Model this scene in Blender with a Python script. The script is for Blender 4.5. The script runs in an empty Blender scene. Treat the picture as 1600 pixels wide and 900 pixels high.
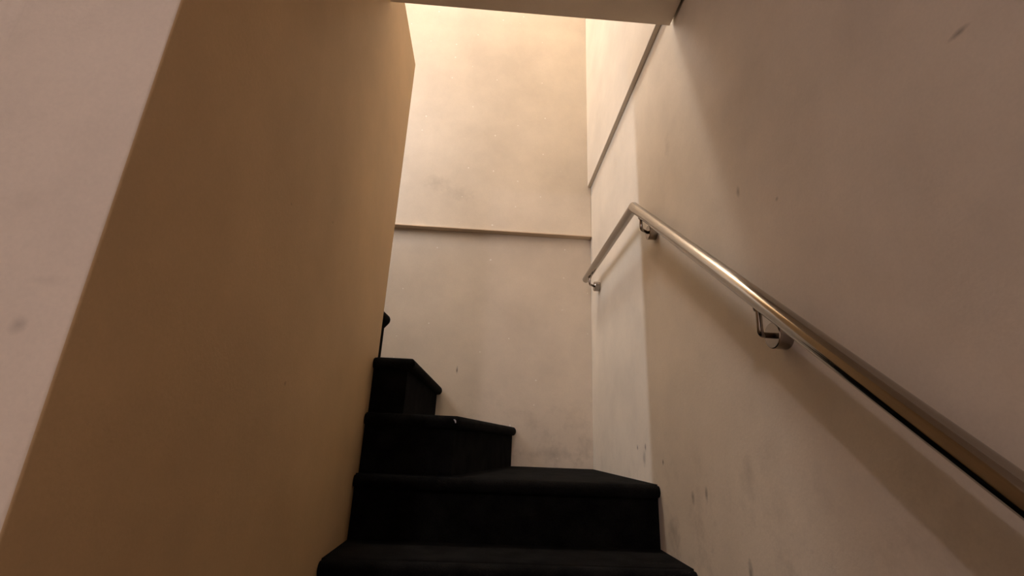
import bpy, bmesh, math, random
from mathutils import Vector, Matrix
random.seed(7)
S = bpy.context.scene
C = S.collection
Z0 = 1.363                      # eye height above the lower floor; layout below is measured from the eye
A_, B_, D_ = 0.3695, 0.5568, 2.4389   # left wall, right wall, back wall

# ------------------------------------------------------------------ camera
cam = bpy.data.cameras.new('camera'); cam.sensor_width = 36.0; cam.lens = 740.0/1600*36; cam.clip_start = 0.02
co = bpy.data.objects.new('camera', cam); C.objects.link(co)
R = Vector((0.99720898, -0.0634453, 0.03935665)); U = Vector((-0.05714524, -0.30935883, 0.94922681)); F = Vector((0.04804866, 0.94882654, 0.312121))
m = Matrix(((R.x, U.x, -F.x, 0), (R.y, U.y, -F.y, 0), (R.z, U.z, -F.z, 0), (0, 0, 0, 1)))
co.matrix_world = Matrix.Translation((0, 0, Z0)) @ m
S.camera = co

# ------------------------------------------------------------------ world, lamps, exposure
w = bpy.data.worlds.new('world'); S.world = w; w.use_nodes = True
w.node_tree.nodes['Background'].inputs['Color'].default_value = (0.01, 0.008, 0.006, 1)
w.node_tree.nodes['Background'].inputs['Strength'].default_value = 0.2
S.view_settings.view_transform = 'Standard'; S.view_settings.look = 'None'
S.view_settings.exposure = 0.0; S.view_settings.gamma = 1.0; S.view_settings.use_curve_mapping = False

def lamp(name, loc, power, size, col):
    tube = isinstance(size, tuple)                      # (length, breadth): upright tube fixed to the outer wall, shining across the stair
    l = bpy.data.lights.new(name, 'AREA' if tube else 'POINT'); l.energy = power; l.color = col
    o = bpy.data.objects.new(name, l); o.location = (loc[0], loc[1], loc[2]+Z0); C.objects.link(o)
    if tube: l.shape = 'RECTANGLE'; l.size, l.size_y = size; o.rotation_euler = (0, -math.pi/2, 0)
    else: l.shadow_soft_size = size
    return o
lamp('stairwell_lamp', (-0.60, 2.06, 4.45), 162, 0.18, (1.0, 0.985, 0.97))    # hangs over the stairwell upstairs
lamp('upper_flight_lamp', (-1.38, 1.72, 1.80), 14, (1.05, 0.04), (1.0, 1.05, 1.16)) # upright tube on the outer wall of the upper flight
lamp('lower_hall_lamp', (-0.75, -1.72, 1.24), 33.5, 0.04, (1.0, 0.875, 0.96))   # on the hall ceiling behind the camera

# ------------------------------------------------------------------ materials
def nmat(name):
    mt = bpy.data.materials.new(name); mt.use_nodes = True
    nt = mt.node_tree; b = nt.nodes['Principled BSDF']
    return mt, nt, b
def N(nt, t, **kw):
    n = nt.nodes.new(t)
    for k, v in kw.items(): setattr(n, k, v)
    return n
def mathn(nt, op, a, b=None, c=None, clamp=False):
    n = nt.nodes.new('ShaderNodeMath'); n.operation = op; n.use_clamp = clamp
    for i, v in enumerate((a, b, c)):
        if v is None: continue
        if isinstance(v, (int, float)): n.inputs[i].default_value = v
        else: nt.links.new(v, n.inputs[i])
    return n.outputs[0]
def mix(nt, fac, a, b):
    n = nt.nodes.new('ShaderNodeMix'); n.data_type = 'RGBA'
    for s, v in ((n.inputs[0], fac), (n.inputs[6], a), (n.inputs[7], b)):
        if isinstance(v, (int, float)): s.default_value = v
        elif isinstance(v, tuple): s.default_value = (*v, 1)
        else: nt.links.new(v, s)
    return n.outputs[2]

def paint(name, base, specks=0.0, stains=(), axis='y', mottle=0.10, rough=0.6, scuff_low=None):
    """matt wall paint: faint roller mottling, fine grain relief, dried specks, scuffs at given spots (u, z, ru, rz, strength)"""
    mt, nt, bs = nmat(name)
    geo = N(nt, 'ShaderNodeNewGeometry'); pos = geo.outputs['Position']
    sep = N(nt, 'ShaderNodeSeparateXYZ'); nt.links.new(pos, sep.inputs[0])
    n1 = N(nt, 'ShaderNodeTexNoise'); n1.inputs['Scale'].default_value = 2.6; n1.inputs['Detail'].default_value = 6; n1.inputs['Roughness'].default_value = .62
    nt.links.new(pos, n1.inputs['Vector'])
    dark = tuple(c*(1-mottle*1.2) for c in base); lite = tuple(min(1, c*(1+mottle*.5)) for c in base)
    r = N(nt, 'ShaderNodeMapRange'); r.inputs[1].default_value = .34; r.inputs[2].default_value = .66; nt.links.new(n1.outputs[0], r.inputs[0])
    col = mix(nt, r.outputs[0], dark, lite)
    n2 = N(nt, 'ShaderNodeTexNoise'); n2.inputs['Scale'].default_value = 240; n2.inputs['Detail'].default_value = 3
    nt.links.new(pos, n2.inputs['Vector'])
    r2 = N(nt, 'ShaderNodeMapRange'); r2.inputs[1].default_value = .3; r2.inputs[2].default_value = .7; r2.inputs[3].default_value = .0; r2.inputs[4].default_value = .10
    nt.links.new(n2.outputs[0], r2.inputs[0])
    col = mix(nt, r2.outputs[0], col, tuple(c*.55 for c in base))
    u = sep.outputs['X'] if axis == 'y' else sep.outputs['Y']; z = sep.outputs['Z']
    nw = N(nt, 'ShaderNodeTexNoise'); nw.inputs['Scale'].default_value = 38; nw.inputs['Detail'].default_value = 4; nt.links.new(pos, nw.inputs['Vector'])
    wob = mathn(nt, 'MULTIPLY_ADD', nw.outputs[0], 1.6, -.8)
    for (su, sz, ru, rz, st) in stains:
        du = mathn(nt, 'DIVIDE', mathn(nt, 'SUBTRACT', u, su), ru); dz = mathn(nt, 'DIVIDE', mathn(nt, 'SUBTRACT', z, sz+Z0), rz)
        d = mathn(nt, 'SQRT', mathn(nt, 'ADD', mathn(nt, 'MULTIPLY', du, du), mathn(nt, 'MULTIPLY', dz, dz)))
        d = mathn(nt, 'ADD', d, wob)
        f = mathn(nt, 'MULTIPLY', mathn(nt, 'SUBTRACT', 1.0, d, clamp=True), st)
        col = mix(nt, f, col, (.10, .075, .055))
    if scuff_low is not None:                                    # grime rubbed along the stair line
        n4 = N(nt, 'ShaderNodeTexNoise'); n4.inputs['Scale'].default_value = 9; n4.inputs['Detail'].default_value = 7; n4.inputs['Roughness'].default_value = .7
        nt.links.new(pos, n4.inputs['Vector'])
        g = mathn(nt, 'MULTIPLY', mathn(nt, 'SUBTRACT', n4.outputs[0], .50, clamp=True), 1.5)
        near = mathn(nt, 'SUBTRACT', 1.0, mathn(nt, 'DIVIDE', mathn(nt, 'SUBTRACT', z, scuff_low+Z0), .45), clamp=True)
        col = mix(nt, mathn(nt, 'MULTIPLY', g, near), col, (.16, .12, .09))
    if specks:
        cb = N(nt, 'ShaderNodeCombineXYZ'); nt.links.new(u, cb.inputs[0]); nt.links.new(z, cb.inputs[1])
        v = N(nt, 'ShaderNodeTexVoronoi', voronoi_dimensions='2D'); v.inputs['Scale'].default_value = 7; nt.links.new(cb.outputs[0], v.inputs['Vector'])
        sc = N(nt, 'ShaderNodeSeparateColor'); nt.links.new(v.outputs['Color'], sc.inputs[0])
        lim = mathn(nt, 'MULTIPLY', mathn(nt, 'SUBTRACT', sc.outputs[0], .45, clamp=True), .066)   # many spots stay bare, the rest differ in size
        d = mathn(nt, 'LESS_THAN', v.outputs['Distance'], lim)
        col = mix(nt, mathn(nt, 'MULTIPLY', d, specks), col, (.95, .90, .82))
    nt.links.new(col, bs.inputs['Base Color'])
    bs.inputs['Roughness'].default_value = rough; bs.inputs['Specular IOR Level'].default_value = .3
    bp = N(nt, 'ShaderNodeBump'); bp.inputs['Strength'].default_value = .22; bp.inputs['Distance'].default_value = .0015
    n3 = N(nt, 'ShaderNodeTexNoise'); n3.inputs['Scale'].default_value = 150; n3.inputs['Detail'].default_value = 4; nt.links.new(pos, n3.inputs['Vector'])
    nt.links.new(n3.outputs[0], bp.inputs['Height']); nt.links.new(bp.outputs[0], bs.inputs['Normal'])
    return mt

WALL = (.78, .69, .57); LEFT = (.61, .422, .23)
M = {}
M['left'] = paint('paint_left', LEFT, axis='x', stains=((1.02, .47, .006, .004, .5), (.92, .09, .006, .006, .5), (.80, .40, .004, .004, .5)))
M['entry'] = paint('paint_entry', WALL, stains=((-.413, .083, .011, .009, .28), (-.405, .125, .02, .006, .10), (-.45, .20, .02, .02, .07)))
M['right'] = paint('paint_right', WALL, axis='x', scuff_low=-.30, stains=(
    (1.30, -.115, .012, .016, .6), (1.22, -.10, .010, .022, .6), (1.50, -.035, .007, .010, .9), (1.74, .005, .008, .010, .8), (1.655, .005, .010, .016, .9),
    (1.67, -.03, .02, .03, .4), (1.05, -.23, .010, .03, .6), (.42, .50, .018, .006, .6), (.93, .57, .008, .014, .4), (.80, .48, .006, .006, .5), (1.30, .95, .03, .05, .12), (1.45, -.22, .05, .05, .35), (1.02, -.05, .04, .05, .2)))
M['back'] = paint('paint_back', WALL, specks=.9, scuff_low=-.10, stains=((-.14, .345, .004, .022, .8), (-.33, 1.40, .08, .06, .16), (-.20, 1.34, .10, .05, .14), (.0, .0, .12, .04, .2), (.36, -.04, .14, .04, .25)))
M['ceil'] = paint('paint_ceiling', (.86, .74, .60))
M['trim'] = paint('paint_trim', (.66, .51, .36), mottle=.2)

def carpet_mat():
    mt, nt, bs = nmat('carpet_black')
    geo = N(nt, 'ShaderNodeNewGeometry')
    n = N(nt, 'ShaderNodeTexNoise'); n.inputs['Scale'].default_value = 420; n.inputs['Detail'].default_value = 3; nt.links.new(geo.outputs['Position'], n.inputs['Vector'])
    nb = N(nt, 'ShaderNodeTexNoise'); nb.inputs['Scale'].default_value = 14; nb.inputs['Detail'].default_value = 4; nt.links.new(geo.outputs['Position'], nb.inputs['Vector'])
    f = mathn(nt, 'MULTIPLY', n.outputs[0], nb.outputs[0])
    r = N(nt, 'ShaderNodeMapRange'); r.inputs[1].default_value = .12; r.inputs[2].default_value = .42; nt.links.new(f, r.inputs[0])
    col = mix(nt, r.outputs[0], (.002, .0018, .0018), (.0145, .0138, .0128))
    nt.links.new(col, bs.inputs['Base Color'])
    bs.inputs['Roughness'].default_value = 1; bs.inputs['Specular IOR Level'].default_value = .05
    bs.inputs['Sheen Weight'].default_value = .008; bs.inputs['Sheen Roughness'].default_value = .5; bs.inputs['Sheen Tint'].default_value = (.8, .85, .9, 1)
    bp = N(nt, 'ShaderNodeBump'); bp.inputs['Strength'].default_value = .9; bp.inputs['Distance'].default_value = .004
    nt.links.new(n.outputs[0], bp.inputs['Height']); nt.links.new(bp.outputs[0], bs.inputs['Normal'])
    return mt
M['carpet'] = carpet_mat()

def steel_mat(name, rough, col):
    mt, nt, bs = nmat(name)
    bs.inputs['Metallic'].default_value = 1; bs.inputs['Base Color'].default_value = (*col, 1)
    geo = N(nt, 'ShaderNodeNewGeometry')
    n = N(nt, 'ShaderNodeTexNoise'); n.inputs['Scale'].default_value = 90; n.inputs['Detail'].default_value = 5; nt.links.new(geo.outputs['Position'], n.inputs['Vector'])
    r = N(nt, 'ShaderNodeMapRange'); r.inputs[3].default_value = rough*.96; r.inputs[4].default_value = rough*1.05; nt.links.new(n.outputs[0], r.inputs[0])
    nt.links.new(r.outputs[0], bs.inputs['Roughness'])
    return mt
M['steel'] = steel_mat('brushed_steel', .12, (.38, .352, .322))
M['steel2'] = steel_mat('polished_steel', .20, (.34, .30, .265))
mt, nt, bs = nmat('white_lint'); bs.inputs['Base Color'].default_value = (.7, .7, .75, 1); bs.inputs['Roughness'].default_value = .9; M['lint'] = mt

# ------------------------------------------------------------------ mesh helpers
def obj(name, bm, mat, parent=None, smooth=None):
    bmesh.ops.recalc_face_normals(bm, faces=bm.faces)
    me = bpy.data.meshes.new(name); bm.to_mesh(me); bm.free()
    me.materials.append(M[mat])
    o = bpy.data.objects.new(name, me); C.objects.link(o); o.parent = parent
    if smooth is not None:
        me.shade_smooth()
        me.set_sharp_from_angle(angle=math.radians(smooth))
    return o
def structure(name, bm, mat, smooth=None):
    o = obj(name, bm, mat, None, smooth); o['kind'] = 'structure'; return o
def box(bm, x0, x1, y0, y1, z0, z1, bev=0):
    vs = [bm.verts.new((x, y, z+Z0)) for x in (x0, x1) for y in (y0, y1) for z in (z0, z1)]
    f = [(0,1,3,2), (4,6,7,5), (0,4,5,1), (2,3,7,6), (0,2,6,4), (1,5,7,3)]
    fs = [bm.faces.new([vs[i] for i in q]) for q in f]
    if bev:
        es = list({e for fc in fs for e in fc.edges})
        bmesh.ops.bevel(bm, geom=es, offset=bev, segments=2, affect='EDGES', profile=.6)
    return bm
def B(*a, **k): return box(bmesh.new(), *a, **k)
def prism(bm, pts, z0, z1):
    lo = [bm.verts.new((x, y, z0+Z0)) for x, y in pts]; hi = [bm.verts.new((x, y, z1+Z0)) for x, y in pts]
    n = len(pts)
    bm.faces.new(lo[::-1]); bm.faces.new(hi)
    for i in range(n): bm.faces.new((lo[i], lo[(i+1) % n], hi[(i+1) % n], hi[i]))
    return bm
def loft(bm, rings, cap=True):
    vr = [[bm.verts.new(p) for p in r] for r in rings]
    n = len(vr[0])
    for a, b in zip(vr, vr[1:]):
        for i in range(n): bm.faces.new((a[i], a[(i+1) % n], b[(i+1) % n], b[i]))
    if cap: bm.faces.new(vr[0][::-1]); bm.faces.new(vr[-1])
    return bm
def ring(c, nrm, up, r, n=24, shear=None):
    """circle of radius r about c; with shear=axis the ring lies in the plane (c, nrm) and projects to a true circle along that axis"""
    ax = (shear or nrm).normalized(); e1 = ax.cross(up).normalized(); e2 = e1.cross(ax)
    out = []
    for i in range(n):
        t = 2*math.pi*i/n; p = c + (e1*math.cos(t) + e2*math.sin(t))*r
        if shear: p = p + ax*((c-p).dot(nrm)/ax.dot(nrm))
        out.append(p)
    return out

# ------------------------------------------------------------------ the setting
FZ = -1.363; HZ = 1.337; UZ = 1.525; TOP = 4.85; XL = -1.42; HX = -2.3; YB = -2.6; YC = .4353; YE = 1.659; YH = 1.188
structure('floor', B(HX, B_+.1, YB, .40, FZ-.1, FZ), 'carpet')
# the spine beside the stair and its return that faces the hall, one L-shaped wall with a shallow upright groove in the return
bm = bmesh.new(); gx = -.5375; cr = .004
pts = [(-A_, YC+cr), (-A_-cr*.3, YC+cr*.3), (-A_-cr, YC), (gx+.009, YC), (gx+.005, YC+.0012), (gx, YC+.0022), (gx-.005, YC+.0012), (gx-.009, YC), (HX, YC), (HX, YC+.12), (-A_-.10, YC+.12),
       (-A_-.10, YE), (-A_-cr, YE), (-A_-cr*.3, YE-cr*.3), (-A_, YE-cr)]
prism(bm, pts, FZ, UZ)
bm.faces.ensure_lookup_table()
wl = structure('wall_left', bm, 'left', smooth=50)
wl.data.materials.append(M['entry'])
for p in wl.data.polygons:
    if p.normal.y < -.6: p.material_index = 1
RZ = 1.434; LZ = 1.121; RP = .020; LP = .032
structure('wall_right', B(B_, B_+.12, YB, D_+.12, FZ, TOP), 'right')
structure('wall_back', B(XL-.12, B_-.0005, D_, D_+.12, FZ, TOP), 'back')
# thicker upper facings that stop in a square lip
structure('wall_back_upper', B(XL, B_-.001, D_-LP, D_-.0005, LZ+.0, TOP-.001, bev=.002), 'back')
structure('wall_right_upper', B(B_-RP, B_-.0005, YH-.3, D_-LP-.0005, RZ, TOP-.001, bev=.002), 'right')
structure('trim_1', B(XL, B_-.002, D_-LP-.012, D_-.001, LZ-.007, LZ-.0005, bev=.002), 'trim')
structure('ceiling', box(B(HX, B_-.010, YB, YC, HZ, HZ+.05), -A_+.0005, B_-.010, YC, YH, HZ, HZ+.05), 'ceil')
structure('floor_upper', B(-A_+.0005, B_-.0005, -.9, YH-.003, HZ+.0505, UZ), 'carpet')
structure('ceiling_upper', B(XL-.12, B_+.12, -.9, D_+.12, TOP, TOP+.1), 'ceil')
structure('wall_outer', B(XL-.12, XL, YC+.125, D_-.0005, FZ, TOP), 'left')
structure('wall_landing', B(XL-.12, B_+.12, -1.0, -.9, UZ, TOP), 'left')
structure('wall_hall', B(HX-.1, HX, YB, YC+.12, FZ, HZ+.2), 'entry')
structure('wall_rear', B(HX, B_, YB-.1, YB, FZ, HZ+.2), 'entry')

# ------------------------------------------------------------------ carpeted stair
def empty(name, loc, label, cat):
    o = bpy.data.objects.new(name, None); o.location = loc; C.objects.link(o); o['label'] = label; o['category'] = cat
    o.empty_display_size = .1
    return o
stair = empty('staircase', (0, 0, 0), 'black carpeted stair with winder steps turning left behind the wall', 'staircase')

def nosing_mesh(line, ztop, reach=.030, thick=.040):
    """rounded carpet roll along a plan polyline (outside is on the right hand of travel)"""
    prof = [(-.006, 0.0), (reach-.016, 0.0)]
    for k in range(1, 9):
        t = math.pi/2 - math.pi*k/9
        prof.append((reach-.016 + .016*math.cos(t), -.020 + .020*math.sin(t)))
    prof += [(reach-.018, -thick), (-.006, -thick)]
    P = [Vector((x, y)) for x, y in line]
    dirs = [(b-a).normalized() for a, b in zip(P, P[1:])]
    rings = []
    def mk(c, d, k=1.0, inset=0.0):
        out = []
        for o, z in prof: out.append((c.x + d.x*o*k, c.y + d.y*o*k, ztop + (z+.02)*k - .02 + Z0))
        return out
    nrm = [Vector((d.y, -d.x)) for d in dirs]
    L = (P[1]-P[0]).length
    rings.append(mk(P[0] , nrm[0], .80)); rings.append(mk(P[0]+dirs[0]*min(.012, L/3), nrm[0]))
    for i in range(1, len(P)-1):
        nn = nrm[i-1] + nrm[i]; nn = nn/ (nn.dot(nrm[i]))
        rings.append(mk(P[i], nn))
    rings.append(mk(P[-1]-dirs[-1]*.012, nrm[-1])); rings.append(mk(P[-1], nrm[-1], .80))
    bm = bmesh.new(); loft(bm, rings)
    return bm

def step(poly, line, zt, zb, reach=.030, thick=.040):
    bm = bmesh.new(); prism(bm, poly, zb, zt)
    s = obj('step', bm, 'carpet', stair)
    n = obj('nosing', nosing_mesh(line, zt, reach, thick), 'carpet', s, smooth=50)
    return s
e = .0005
RI = .18; GO = .2316
xa, xb = -A_+e, B_-e
yb0, zb0 = 1.2961, -.2827
for k in range(5, -1, -1):                                      # straight flight below the turn
    y = yb0 - GO*k + .030; z = zb0 - RI*k
    y2 = y + GO 
    step([(xa, y), (xb, y), (xb, y2-e if k else 1.5577-e), (xa, y2-e if k else 1.5577-e)], [(xa, y), (xb, y)], z, FZ+e)
zA = -.1027
# first winder: the square quarter in the corner
step([(xa, 1.5577), (xb, 1.5577), (xb, D_-e), (-A_-.06, D_-e), (-A_-.06, YE+.004), (xa, YE+.004)], [(xa, 1.5577), (xb, 1.5577)], zA, FZ+e)
# second: front then slanting to the back wall
step([(xa, 1.590), (-.085, 1.590), (.154, D_-e), (-A_-.06, D_-e), (-A_-.06, YE+.004), (xa, YE+.004)], [(xa, 1.590), (-.085, 1.590), (.1515, D_-.005)], zA+RI, zA+e, reach=.024)
# third: front then straight back
step([(xa, 1.612), (-.256, 1.612), (-.231, D_-e), (-A_-.40, D_-e), (-A_-.40, YE+.004), (xa, YE+.004)], [(xa, 1.612), (-.256, 1.612), (-.231, D_-.001)], zA+2*RI, zA+RI+e, reach=.026)
# fourth: turns behind the wall
step([(-.384, 1.672), (-.378, 1.735), (-.66, D_-e), (XL+e, D_-e), (XL+e, YE+.004), (-.384, YE+.004)], [(-.384, 1.664), (-.378, 1.735), (-.654, D_-.015)], zA+3*RI, zA+2*RI+e, reach=.018, thick=.052)
step([(-.48, 1.672), (-1.02, D_-e), (XL+e, D_-e), (XL+e, YE+.004)], [(-.48, 1.672), (-1.005, D_-.022)], zA+4*RI, zA+3*RI+e, reach=.024)
for k in range(5):                                              # flight that climbs on behind the left wall
    y = 1.655 - GO*k; z = zA + (5+k)*RI
    step([(-A_-.1005, y), (XL+e, y), (XL+e, y-GO+e if k < 4 else YC+.13), (-A_-.1005, y-GO+e if k < 4 else YC+.13)], [(-A_-.1005-e, y), (XL+e, y)][::-1], z, zA+3*RI)

# scrap of lint caught on the rolled edge of the second winder
bm = bmesh.new()
c = Vector((-.084, 1.5652, .0609+Z0)); dg = Vector((.62, 0, -.78)); ac = Vector((.78, 0, .62)); yy = Vector((0, 1, 0))
rings = []
for k in range(7):
    t = k/6; p = c + dg*(.013*(t-.5)) + ac*(.0015*math.sin(t*4))
    wv = ac*(.0024*math.sin(math.pi*(.15+.7*t)))
    rings.append([p+wv-yy*.0008, p-wv-yy*.0008, p-wv+yy*.0012, p+wv+yy*.0012])
loft(bm, rings)
o = obj('lint_scrap', bm, 'lint', None, smooth=60); o['label'] = 'tiny white scrap of lint caught on the edge of a black carpeted winder step'; o['category'] = 'lint'

# ------------------------------------------------------------------ handrail
OFF = .060; RX = B_-OFF; RR = .0176; SL = .806; KY, KZ = 1.485, .817
K = Vector((RX, KY, KZ+Z0)); TIP = Vector((RX, 2.290, .822+Z0)); LOW = Vector((RX, -.42, KZ+Z0-SL*1.905))
rail = empty('handrail', (RX, 1.485, Z0+.6), 'brushed steel tube handrail with a mitred bend on the right wall', 'handrail')
rail_off = Matrix.Translation(-Vector(rail.location))
def robj(name, bm, mat, parent, smooth=40):
    o = obj(name, bm, mat, parent, smooth)
    if parent == rail: o.data.transform(rail_off)
    return o
d1 = (K-LOW).normalized(); d2 = (TIP-K).normalized(); mn = (d1+d2).normalized(); side = Vector((1, 0, 0))
bm = loft(bmesh.new(), [ring(LOW, d1, side, RR, 40), ring(K-d1*.15, d1, side, RR, 40), ring(K, mn, side, RR, 40, shear=d1)])
robj('sloped_rail', bm, 'steel', rail)
bm = loft(bmesh.new(), [ring(K+d2*.0006, mn, side, RR, 40, shear=d2), ring(K+d2*.15, d2, side, RR, 40), ring(TIP-d2*.004, d2, side, RR, 40)])
robj('level_rail', bm, 'steel', rail)
bm = loft(bmesh.new(), [ring(TIP-d2*.0038, d2, side, RR*1.0, 40), ring(TIP, d2, side, RR*.99, 40), ring(TIP+d2*.002, d2, side, RR*.90, 40), ring(TIP+d2*.0035, d2, side, RR*.6, 40), ring(TIP+d2*.004, d2, side, RR*.2, 40)])
robj('end_cap', bm, 'steel', rail)

def bracket(py, pz, by, bz, ty, tz):
    face = Vector((B_-.028, py, pz+Z0)); bend = Vector((RX, by, bz+Z0)); top = Vector((RX, ty, tz+Z0+.004))
    r = .0055
    path = [face]
    v1 = (face-bend).normalized(); v2 = (top-bend).normalized(); f = .011
    for k in range(7):
        t = k/6; a = bend+v1*f; c_ = bend+v2*f
        path.append(a*(1-t)**2 + bend*2*t*(1-t) + c_*t*t)
    path.append(top)
    rings = []; up = Vector((0, 1, .1)).normalized()
    for i, p in enumerate(path):
        dd = (path[min(i+1, len(path)-1)] - path[max(i-1, 0)]).normalized()
        rings.append(ring(p, dd, up, r, 14))
    b = robj('bracket', loft(bmesh.new(), rings), 'steel2', rail)
    def child(name, bm):
        o = obj(name, bm, 'steel2', b, 35); o.data.transform(rail_off); return o
    X = Vector((1, 0, 0)); ctr = Vector((B_-.0004, py, pz+Z0)); zz = Vector((0, 0, 1)); R0 = .0245
    child('wall_rosette', loft(bmesh.new(), [ring(ctr, -X, zz, R0, 36), ring(ctr-X*.0262, -X, zz, R0, 36), ring(ctr-X*.0277, -X, zz, R0-.0015, 36)]))
    child('rail_seat', loft(bmesh.new(), [ring(top-v2*.009, v2, up, .0075, 16), ring(top-v2*.004, v2, up, .0095, 16), ring(top+v2*.003, v2, up, .0095, 16)]))
    return b
def under(y): # underside of the rail at distance y
    if y > KY: return .820-RR
    return KZ-SL*(KY-y) - RR/math.cos(math.atan(SL))
for (py, pz, by) in ((.832, .210, .815), (1.447, .703, 1.418), (2.245, .772, 2.203)):
    bz = pz - .004
    bracket(py, pz, by, bz, by-.004, under(by))
